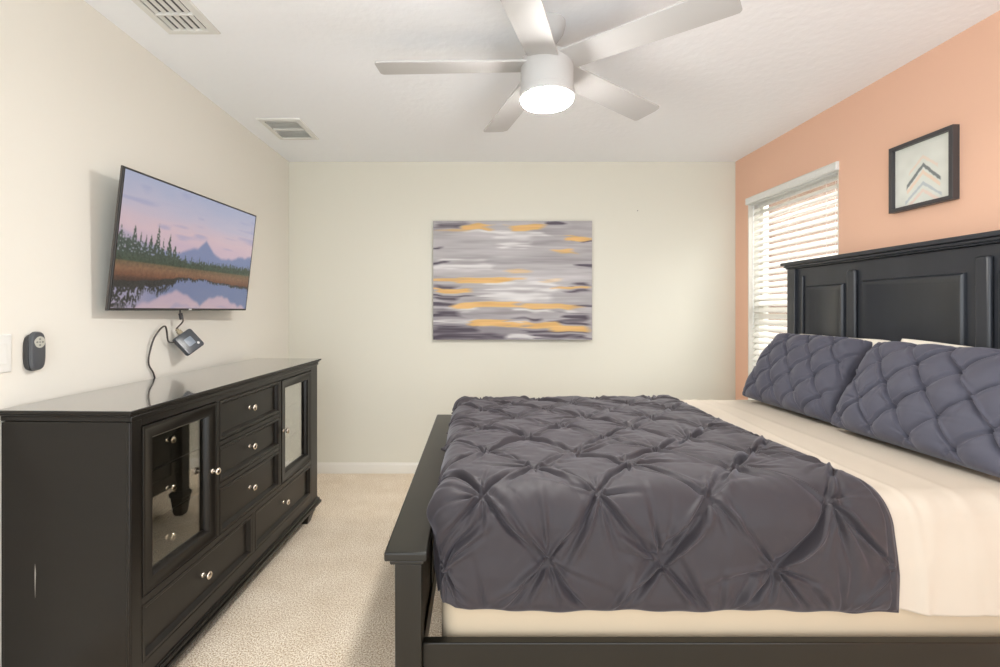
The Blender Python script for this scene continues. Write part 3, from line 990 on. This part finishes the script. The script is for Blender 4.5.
# frieze board over the panels
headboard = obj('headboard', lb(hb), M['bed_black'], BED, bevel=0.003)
hb = BM()
def crown(b, prof):
    for (z0, z1, ov) in prof:
        box(b, HX - ov, 2.0 + min(ov, 0.012), BC - hbw - ov + 0.012, BC + hbw + ov - 0.012, z0, z1)
crown(hb, [(1.530, 1.538, 0.022), (1.538, 1.552, 0.030), (1.552, 1.572, 0.042)])
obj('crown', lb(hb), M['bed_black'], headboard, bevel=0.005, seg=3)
mpH = lambda a, c, h: (HX - h, a, c)
def panel(y0, y1, z0, z1):
    b = BM()
    ring(b, (y0, y1, z0, z1), [(0, 0.0), (0.002, 0.010), (0.010, 0.017), (0.020, 0.014), (0.030, 0.006), (0.038, 0.003), (0.040, 0.001)], mpH, cap=True)
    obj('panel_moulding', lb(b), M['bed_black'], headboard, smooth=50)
c = 2.124
panel(c - 0.249, c + 0.249, 0.80, 1.428)
panel(2.494, 2.776, 0.80, 1.420)
panel(2 * c - 2.776, 2 * c - 2.494, 0.80, 1.420)
for yc in (2.4385, 1.8035):
    b = BM()
    box(b, HX - 0.020, HX + 0.002, yc - 0.028, yc + 0.028, 0.62, 1.486)
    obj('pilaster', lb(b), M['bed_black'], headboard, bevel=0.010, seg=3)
for s in (-1, 1):
    yc = c + s * 0.690
    b = BM(); box(b, HX - 0.012, HX + 0.002, yc - 0.008, yc + 0.008, 0.62, 1.482)
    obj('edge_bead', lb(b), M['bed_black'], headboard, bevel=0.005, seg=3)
# footboard
CN, CF = 1.256, 2.923
fb = BM()
box(fb, -0.190, -0.168, CN + 0.08, CF - 0.08, 0.20, 0.60)
for z0, z1 in ((0.20, 0.28), (0.52, 0.60)):
    box(fb, -0.198, -0.160, CN + 0.08, CF - 0.08, z0, z1)
for k in range(5):
    yy = CN + 0.11 + (CF - CN - 0.22) * k / 4
    box(fb, -0.198, -0.162, yy - 0.03, yy + 0.03, 0.28, 0.52)
footb = obj('footboard', lb(fb), M['foot_black'], BED, bevel=0.003)
for yy in (CN + 0.014 + 0.034, CF - 0.014 - 0.034):
    b = BM()
    box(b, -0.222, -0.150, yy - 0.034, yy + 0.034, 0.155, 0.592)
    taper(b, -0.186, yy, [(0.0, 0.024, 0.024), (0.02, 0.030, 0.030), (0.115, 0.040, 0.040), (0.12, 0.046, 0.044), (0.14, 0.046, 0.044), (0.155, 0.036, 0.034)])
    obj('foot_post', lb(b), M['foot_black'], footb, bevel=0.003)
b = BM()
box(b, -0.249, -0.134, CN, CF, 0.604, 0.629)
box(b, -0.236, -0.142, CN + 0.010, CF - 0.010, 0.590, 0.604)
obj('cap_rail', lb(b), M['foot_black'], footb, bevel=0.005, seg=3)
for y0, y1 in ((1.298, 1.326), (2.868, 2.896)):
    b = BM(); box(b, -0.150, HX + 0.01, y0, y1, 0.17, 0.358)
    obj('side_rail', lb(b), M['foot_black'], BED, bevel=0.003)

# ------------------------------------------------------------------ box spring and mattress
MX0, MX1, MY0, MY1 = -0.098, 1.925, 1.345, 2.850
def soft_box(b, x0, x1, y0, y1, z0, z1, r, n=5, rz=None):
    """upright cushion with rounded plan corners and rounded rims."""
    prof = []
    rz = rz or min(r * 0.45, (z1 - z0) / 2)
    for k in range(n + 1):
        a = PI / 2 * k / n
        prof.append((rz * (1 - math.sin(a)), z0 + rz * (1 - math.cos(a))))
    for k in range(n + 1):
        a = PI / 2 * k / n
        prof.append((rz * (1 - math.cos(a)), z1 - rz * (1 - math.sin(a))))
    loops = []
    for ins, z_ in prof:
        pts = []
        for cx, cy, sx, sy, a0 in ((x1 - r, y1 - r, 1, 1, 0), (x0 + r, y1 - r, -1, 1, 90), (x0 + r, y0 + r, -1, -1, 180), (x1 - r, y0 + r, 1, -1, 270)):
            for k in range(7):
                a = math.radians(a0 + 15 * k)
                pts.append((cx + (r - ins) * math.cos(a), cy + (r - ins) * math.sin(a), z_))
        loops.append([b.verts.new(p) for p in pts])
    m_ = len(loops[0])
    for l0, l1 in zip(loops, loops[1:]):
        for k in range(m_):
            b.faces.new((l0[k], l0[(k + 1) % m_], l1[(k + 1) % m_], l1[k]))
    b.faces.new(loops[0][::-1]); b.faces.new(loops[-1])
    return loops
b = BM(); soft_box(b, MX0 - 0.006, MX1, MY0, MY1, 0.240, 0.468, 0.05)
bs_ = tag(obj('box_spring', b, M['boxspring'], smooth=60), 'cream fabric box spring under the mattress behind the black side rail', 'box spring')
b = BM()
for zz in (0.449,):
    r_ = 0.05
    pts = []
    for cx, cy, a0 in ((MX1 - r_, MY1 - r_, 0), (MX0 - 0.006 + r_, MY1 - r_, 90), (MX0 - 0.006 + r_, MY0 + r_, 180), (MX1 - r_, MY0 + r_, 270)):
        for k in range(7):
            a = math.radians(a0 + 15 * k)
            pts.append((cx + (r_ + 0.0005) * math.cos(a), cy + (r_ + 0.0005) * math.sin(a), zz))
    tube(b, pts + [pts[0]], 0.004, 8)
obj('welt_cord', b, M['stitch'], bs_)
# box slats carrying the box spring
b = BM(); soft_box(b, MX0 + 0.004, MX1, MY0 + 0.004, MY1 - 0.004, 0.469, 0.733, 0.095, rz=0.09)
tag(obj('mattress', b, M['mattress'], smooth=60), 'pale mattress lying on the box spring beneath the bedding', 'mattress')
for xx in (0.1, 0.75, 1.4):
    b = BM(); box(b, xx - 0.04, xx + 0.04, 1.326, 2.868, 0.205, 0.239)
    obj('cross_slat', lb(b), M['foot_black'], BED, bevel=0.002)

# ------------------------------------------------------------------ draped bedding
TOPZ = 0.738
EY0, EY1 = 1.338, 2.860                       # cloth planes at the two long sides
EX0 = -0.106                                  # foot end
def fold_curve(d, r, hang_out):
    """d: arc distance past the start of the bend; returns horizontal, drop."""
    q = PI / 2 * r
    h = np.where(d < q, r * np.sin(np.clip(d / r, 0, PI / 2)), r + hang_out(np.maximum(d - q, 0)))
    v = np.where(d < q, r * (1 - np.cos(np.clip(d / r, 0, PI / 2))), r + np.maximum(d - q, 0))
    h = np.where(d <= 0, 0, h); v = np.where(d <= 0, 0, v)
    return h, v

def drape(S, Tt, r, foot=True, r_foot=0.05, hx=lambda d: 0 * d, hy=lambda d: 0 * d):
    """S: cloth distance along X, Tt along Y (both equal to world X / Y on the flat top)."""
    bx0, by0, by1 = EX0 + r_foot, EY0 + r, EY1 - r
    dxs = np.maximum(bx0 - S, 0) if foot else np.zeros_like(S)
    dy0 = np.maximum(by0 - Tt, 0); dy1 = np.maximum(Tt - by1, 0)
    dys = np.maximum(dy0, dy1)
    sy = np.where(dy0 > 0, -1.0, 1.0)
    p = 2.4
    d = (dxs ** p + dys ** p) ** (1 / p)
    wx = np.where(d > 0, dxs / np.maximum(d, 1e-9), 0); wy = np.where(d > 0, dys / np.maximum(d, 1e-9), 0)
    nrm = np.sqrt(wx ** 2 + wy ** 2); nrm = np.maximum(nrm, 1e-9)
    wx, wy = wx / nrm, wy / nrm
    fx = wx ** 2
    rr = np.where(d > 0, r_foot * fx + r * (1 - fx), r)
    q = PI / 2 * rr
    hang = np.maximum(d - q, 0)
    ho = hx(hang) * fx + hy(hang) * (1 - fx)
    h = np.where(d < q, rr * np.sin(np.clip(d / rr, 0, PI / 2)), rr + ho)
    v = np.where(d < q, rr * (1 - np.cos(np.clip(d / rr, 0, PI / 2))), rr + hang)
    X = np.maximum(S, bx0) if foot else S
    X = X - wx * h
    Y = np.clip(Tt, by0, by1) + sy * wy * h
    Z = TOPZ - v
    return np.stack([X, Y, Z], -1)

def normals(P):
    du = np.gradient(P, axis=0); dv = np.gradient(P, axis=1)
    n = np.cross(du, dv)
    return n / np.maximum(np.linalg.norm(n, axis=-1, keepdims=True), 1e-9)

def blur(a, k):
    for ax in (0, 1):
        pad = [(k, k) if i == ax else (0, 0) for i in range(a.ndim)]
        c = np.pad(a, pad, mode='edge')
        acc = 0
        for i in range(2 * k + 1):
            acc = acc + np.take(c, range(i, i + a.shape[ax]), axis=ax)
        a = acc / (2 * k + 1)
    return a

def pintuck(S, Tt, px, row, s0, t0, seed, puff=0.006, dip=0.013, crease=0.009, reach=0.11, jit=0.014, extra=7, sharp=.7, wmin=.0042):
    """heights of a pinch-pleated cloth: points on a diamond lattice with radiating creases."""
    rs = np.random.RandomState(seed)
    H = np.zeros_like(S)
    near = np.full_like(S, 9.0)
    j0, j1 = int(math.floor((Tt.min() - t0) / row)) - 1, int(math.ceil((Tt.max() - t0) / row)) + 1
    i0, i1 = int(math.floor((S.min() - s0) / px)) - 1, int(math.ceil((S.max() - s0) / px)) + 1
    nb = [math.atan2(row, px / 2), math.atan2(row, -px / 2), math.atan2(-row, px / 2), math.atan2(-row, -px / 2)]
    el = math.hypot(row, px / 2)
    for j in range(j0, j1 + 1):
        for i in range(i0, i1 + 1):
            cs = s0 + px * (i + 0.5 * (j % 2)) + rs.uniform(-jit, jit)
            ct = t0 + row * j + rs.uniform(-jit, jit)
            ds, dt = S - cs, Tt - ct
            R_ = np.hypot(ds, dt)
            near = np.minimum(near, R_)
            m_ = R_ < el * 1.25
            arms = [(a + rs.uniform(-.12, .12), crease * rs.uniform(.8, 1.5), el * rs.uniform(.5, .9)) for a in nb]
            arms += [(rs.uniform(0, 2 * PI), crease * rs.uniform(.25, .9), el * rs.uniform(.25, .65)) for _ in range(extra)]
            cur = [rs.uniform(-.7, .7) for _ in arms]
            sgn = [rs.choice([-1, 1]) for _ in arms]
            if not m_.any():
                continue
            d_s, d_t, r_ = ds[m_], dt[m_], R_[m_]
            h = -dip * np.exp(-(r_ / (el * .13)) ** 2) * .6 - dip * .4 * np.exp(-(r_ / (el * .28)) ** 2)
            for (a, am, ln), cu, sg in zip(arms, cur, sgn):
                al = d_s * math.cos(a) + d_t * math.sin(a)
                pe = -d_s * math.sin(a) + d_t * math.cos(a) + cu * np.maximum(al, 0) ** 2
                w = np.maximum((.0045 + (.055 * np.maximum(al, 0))) * sharp, wmin)
                env = np.exp(-(np.maximum(al, 0) / ln) ** 2) * np.clip((al + .004) / .012, 0, 1)
                h += env * am * (-np.exp(-(pe / w) ** 2) + .75 * np.exp(-((pe - sg * 1.9 * w) / (1.3 * w)) ** 2))
            H[m_] += h
    H += puff * (1 - np.exp(-(near / (el * .36)) ** 2))
    return H

def diamonds(S, Tt, px, row, s0, t0, seed, depth, w, ridge, puff, fade_mid, warp=.012, cells=(9, 12)):
    """folded tucks along the diagonals that join the pinch points."""
    rs = np.random.RandomState(seed)
    s_ = S + warp * vnoise(S.shape, cells, rs); t_ = Tt + warp * vnoise(S.shape, cells, rs)
    p, q = (s_ - s0) / px, (t_ - t0) / (2 * row)
    A, Bq = p + q, p - q
    g = math.hypot(1 / px, 1 / (2 * row))
    ra, rb = np.round(A), np.round(Bq)
    fa, fb = A - ra, Bq - rb
    da, db = fa / g, fb / g
    tab = rs.uniform(-1, 1, (64, 64))
    def tuck(d, k, along, along_i, off):
        m_ = (1 - fade_mid) + fade_mid * np.cos(PI * np.abs(along) / .5) ** 2
        v = tab[(k.astype(int) + off) % 64, (np.floor(along_i).astype(int)) % 64]
        m_ = m_ * (.75 + .45 * v)
        sg = np.where(tab[(k.astype(int) + off + 9) % 64, 0] > 0, 1, -1)
        return m_ * (-depth * np.exp(-(np.abs(d) / w) ** 1.3) + ridge * np.exp(-((d - sg * 1.7 * w) / (1.0 * w)) ** 2))
    h = tuck(da, ra, fb, Bq, 0) + tuck(db, rb, fa, A, 31)
    h += puff * np.abs(np.sin(PI * A)) ** .7 * np.abs(np.sin(PI * Bq)) ** .7
    return h

# the cream sheet over the head half of the mattress
def sstep(a, lo, hi):
    t_ = np.clip((a - lo) / (hi - lo), 0, 1)
    return t_ * t_ * (3 - 2 * t_)
nS, nT = 150, 330
S, Tt = np.meshgrid(np.linspace(1.06, 1.93, nS), np.linspace(EY0 - 0.285, EY1 + 0.285, nT), indexing='ij')
P0 = drape(S, Tt, 0.075, foot=False, hy=lambda d: .004 * np.minimum(d / .1, 1))
N0 = normals(P0)
if N0[nS // 2, nT // 2, 2] < 0:
    N0 = -N0
rs = np.random.RandomState(2)
hangm = sstep(EY0 + 0.10 - Tt, 0, 0.08) + sstep(Tt - EY1 + 0.10, 0, 0.08)
wr = np.zeros_like(S)
for k in range(9):
    c0 = rs.uniform(1.2, 1.92); w = rs.uniform(.014, .035); sl = rs.uniform(-.25, .35)
    wr += rs.uniform(.0008, .003) * np.exp(-((S - c0 - sl * (EY0 - Tt)) / w) ** 2)
flat = .0022 * vnoise(S.shape, (5, 9), rs) + .0006 * vnoise(S.shape, (14, 14), rs)
bulge = .012 * np.exp(-((S - 1.42) / .16) ** 2) * sstep(EY0 - Tt, 0.02, 0.16)
ridge = .004 * np.exp(-((S - 1.27 - .03 * np.sin(Tt * 3)) / .012) ** 2) + .003 * np.exp(-((S - 1.40) / .02) ** 2)
Ht = .005 + flat + hangm * (wr + bulge) + ridge * (1 - .3 * hangm)
Tp = P0 + N0 * Ht[..., None]
hemz = 0.008 * vnoise((nS, 1), (7, 1), rs) + .012 * (1 - sstep(S[:, :1], 1.15, 1.27)) + .003
Tp[..., 2] += hemz * sstep(np.maximum(EY0 - Tt, Tt - EY1), 0.1, 0.24)
two_sided('bed_sheet', Tp, P0 + N0 * .0015 + np.stack([0 * S, 0 * S, Tp[..., 2] - (P0 + N0 * Ht[..., None])[..., 2]], -1), M['sheet'])
tag(bpy.data.objects['bed_sheet'], 'cream sheet spread over the bed between the duvet and the pillows', 'sheet')

# the charcoal pintuck duvet
rY, rX = 0.085, 0.045
S_END = 1.165
nS, nT = 420, 640
t_lo, t_hi = EY0 - 0.272, EY1 + 0.272
s_lo = EX0 - 0.19
S, Tt = np.meshgrid(np.linspace(s_lo, S_END, nS), np.linspace(t_lo, t_hi, nT), indexing='ij')
cut = .11 * (np.maximum(.10 - S, 0) / .40) ** 2          # the hem lifts towards the foot corners
tm = (Tt - t_lo) / (t_hi - t_lo)
Tt = Tt + cut * np.where(tm < .5, 1 - 2 * tm, -(2 * tm - 1))
Sd = S + sstep(S, 0.6, S_END) * (.010 * np.sin(Tt * 5.0) + .02 * sstep(EY0 + .05 - Tt, 0, .25))
P0 = drape(Sd, Tt, rY, True, rX, hx=lambda d: np.where(d > 0, -0.010 * np.minimum(d / .15, 1), 0), hy=lambda d: .010 * np.minimum(d / .12, 1))
P0[..., 2] += 0.003 - .006 * sstep(Tt, 2.2, 2.8)
P0s = blur(P0, 3)
N0 = normals(P0s)
if N0[nS // 2, nT // 2, 2] < 0:
    N0 = -N0
rs = np.random.RandomState(21)
pt = pintuck(S, Tt, 0.325, 0.175, 0.03, 1.37, 13, crease=.014)
pt += diamonds(S, Tt, 0.325, 0.175, 0.03, 1.37, 6, .006, .006, .004, .001, .8, .010, (8, 12))
big = .006 * vnoise(S.shape, (7, 9), rs) + .003 * vnoise(S.shape, (18, 24), rs) + .0012 * vnoise(S.shape, (60, 80), rs)
edge = np.minimum.reduce([S_END - S, Tt - t_lo, t_hi - Tt, S - s_lo])
thick = (.019 + .008 * sstep(S, 1.0, 1.06)) * np.sqrt(np.clip(1 - (1 - np.clip(edge / .035, 0, 1)) ** 2, 0, 1))
fade = sstep(edge, 0.0, .05)
# piping groove a little inside the head edge
groove = -.006 * np.exp(-((S_END - S - .028) / .006) ** 2)
Ht = np.maximum(.004 + thick + fade * (pt + big) + groove, .008 + .009 * sstep(S, 1.0, 1.05))
# keep the foot end slim where it drops behind the footboard cap
footd = EX0 + rX - S
slim = 1 - .80 * sstep(footd, .07, .12)
Ht = np.where(Ht > .006, .006 + (Ht - .006) * slim, Ht)
# vertical folds gathering at the two foot corners
cd_ = np.minimum(np.maximum(EX0 + rX - S, 0), np.maximum(np.maximum(EY0 + rY - Tt, Tt - EY1 + rY), 0))
ang_ = np.arctan2(np.maximum(EX0 + rX - S, 0), np.maximum(EY0 + rY - Tt, 1e-6))
Ht += .010 * np.sin(ang_ * 9) * sstep(cd_, .02, .10) * fade
Tp = P0 + N0 * Ht[..., None]
hem = np.maximum(EY0 - Tt, Tt - EY1)
Tp[..., 2] += (.0025 * np.sin(S * 17 + 1) + .002 * np.sin(S * 47)) * sstep(hem, .08, .22)
Bp = P0 + N0 * (.0035 + .009 * sstep(S, 1.0, 1.05))[..., None]
Bp[..., 2] += (.0025 * np.sin(S * 17 + 1) + .002 * np.sin(S * 47)) * sstep(hem, .08, .22)
Tp[..., 0] = np.where((Tp[..., 2] < .645) & (Tp[..., 1] > 1.25) & (Tp[..., 1] < 2.93), np.maximum(Tp[..., 0], -.131), Tp[..., 0])
two_sided('duvet', Tp, Bp, M['duvet'])
tag(bpy.data.objects['duvet'], 'charcoal pinch-pleated duvet covering the foot end of the bed', 'duvet')

# ------------------------------------------------------------------ pillows
def pillow(name, label, cat, m, w, h, th, centre, lean, yaw_, seed, tuck=False, roll=0.0, group=None, narrow=0.0):
    """w along Y, h up the slope; lean = angle from vertical."""
    n1, n2 = (150, 110) if tuck else (70, 50)
    A, Bq = np.meshgrid(np.linspace(-1, 1, n1), np.linspace(-1, 1, n2), indexing='ij')
    rs = np.random.RandomState(seed)
    prof = np.sqrt(np.clip((1 - np.abs(A) ** 2.8), 0, 1)) ** .8 * np.sqrt(np.clip((1 - np.abs(Bq) ** 2.6), 0, 1)) ** .8
    pin = 1 - .07 * (1 - A ** 2) * np.abs(Bq) ** 3
    pin2 = 1 - .09 * (1 - Bq ** 2) * np.abs(A) ** 3
    Y = A * w / 2 * pin2
    Z = Bq * h / 2 * pin
    rc = 1 - .07 * (np.abs(A) * np.abs(Bq)) ** 3
    Y = Y * rc; Z = Z * rc
    Y = Y * (1 - narrow * (Bq + 1) / 2)
    sag = -.05 * (1 - prof) * 0
    F = th / 2 * prof
    Bk = -th / 2 * prof
    if tuck:
        o1, o2 = rs.uniform(-.03, .03), rs.uniform(-.03, .03)
        pt_ = diamonds(Y, Z, 0.158, 0.092, o1, o2, seed, .014, .0050, .009, .012, .45, .008, (7, 6))
        pt_ += pintuck(Y, Z, 0.158, 0.092, o1, o2, seed, puff=.004, dip=.010, crease=.004, jit=.004, extra=6, sharp=.6, wmin=.0035)
        F = F + pt_ * np.clip(prof * 1.8, 0, 1) ** .7
    F = F + (.006 * vnoise(A.shape, (5, 4), rs) + .003 * vnoise(A.shape, (14, 10), rs)) * prof
    F = np.where(prof < 1e-6, .003, F + .003)
    Bk = Bk - .003
    wav = .006 * vnoise(A.shape, (6, 5), rs) * (1 - prof)
    Tq = np.stack([-(F + wav), Y, Z], -1); Bb = np.stack([-(Bk + wav), Y, Z], -1)
    o = two_sided(name, Tq, Bb, m)
    o.matrix_world = Matrix.Translation(centre) @ Matrix.Rotation(yaw_, 4, 'Z') @ Matrix.Rotation(lean, 4, 'Y') @ Matrix.Rotation(roll, 4, 'X')
    tag(o, label, cat, group)
    return o
pillow('pillow', 'ivory pillow against the headboard behind the window-side charcoal sham', 'pillow', M['pillow'], .64, .405, .09, (1.862, 2.46, .952), math.radians(12), 0, 31, group='ivory pillows behind the shams')
pillow('pillow', 'ivory pillow against the headboard behind the charcoal sham farther from the window', 'pillow', M['pillow'], .66, .405, .09, (1.862, 1.800, .952), math.radians(12), 0, 32, roll=math.radians(2.5), group='ivory pillows behind the shams')
pillow('pillow_sham', 'charcoal pinch-pleated sham pillow nearest the window', 'pillow', M['sham'], .72, .45, .145, (1.700, 2.465, .950), math.radians(29), math.radians(2), 41, True, narrow=.08, group='charcoal shams on the bed')
pillow('pillow_sham', 'charcoal pinch-pleated sham pillow farther from the window', 'pillow', M['sham'], .74, .45, .145, (1.694, 1.745, .950), math.radians(29), math.radians(2), 43, True, narrow=.03, group='charcoal shams on the bed')
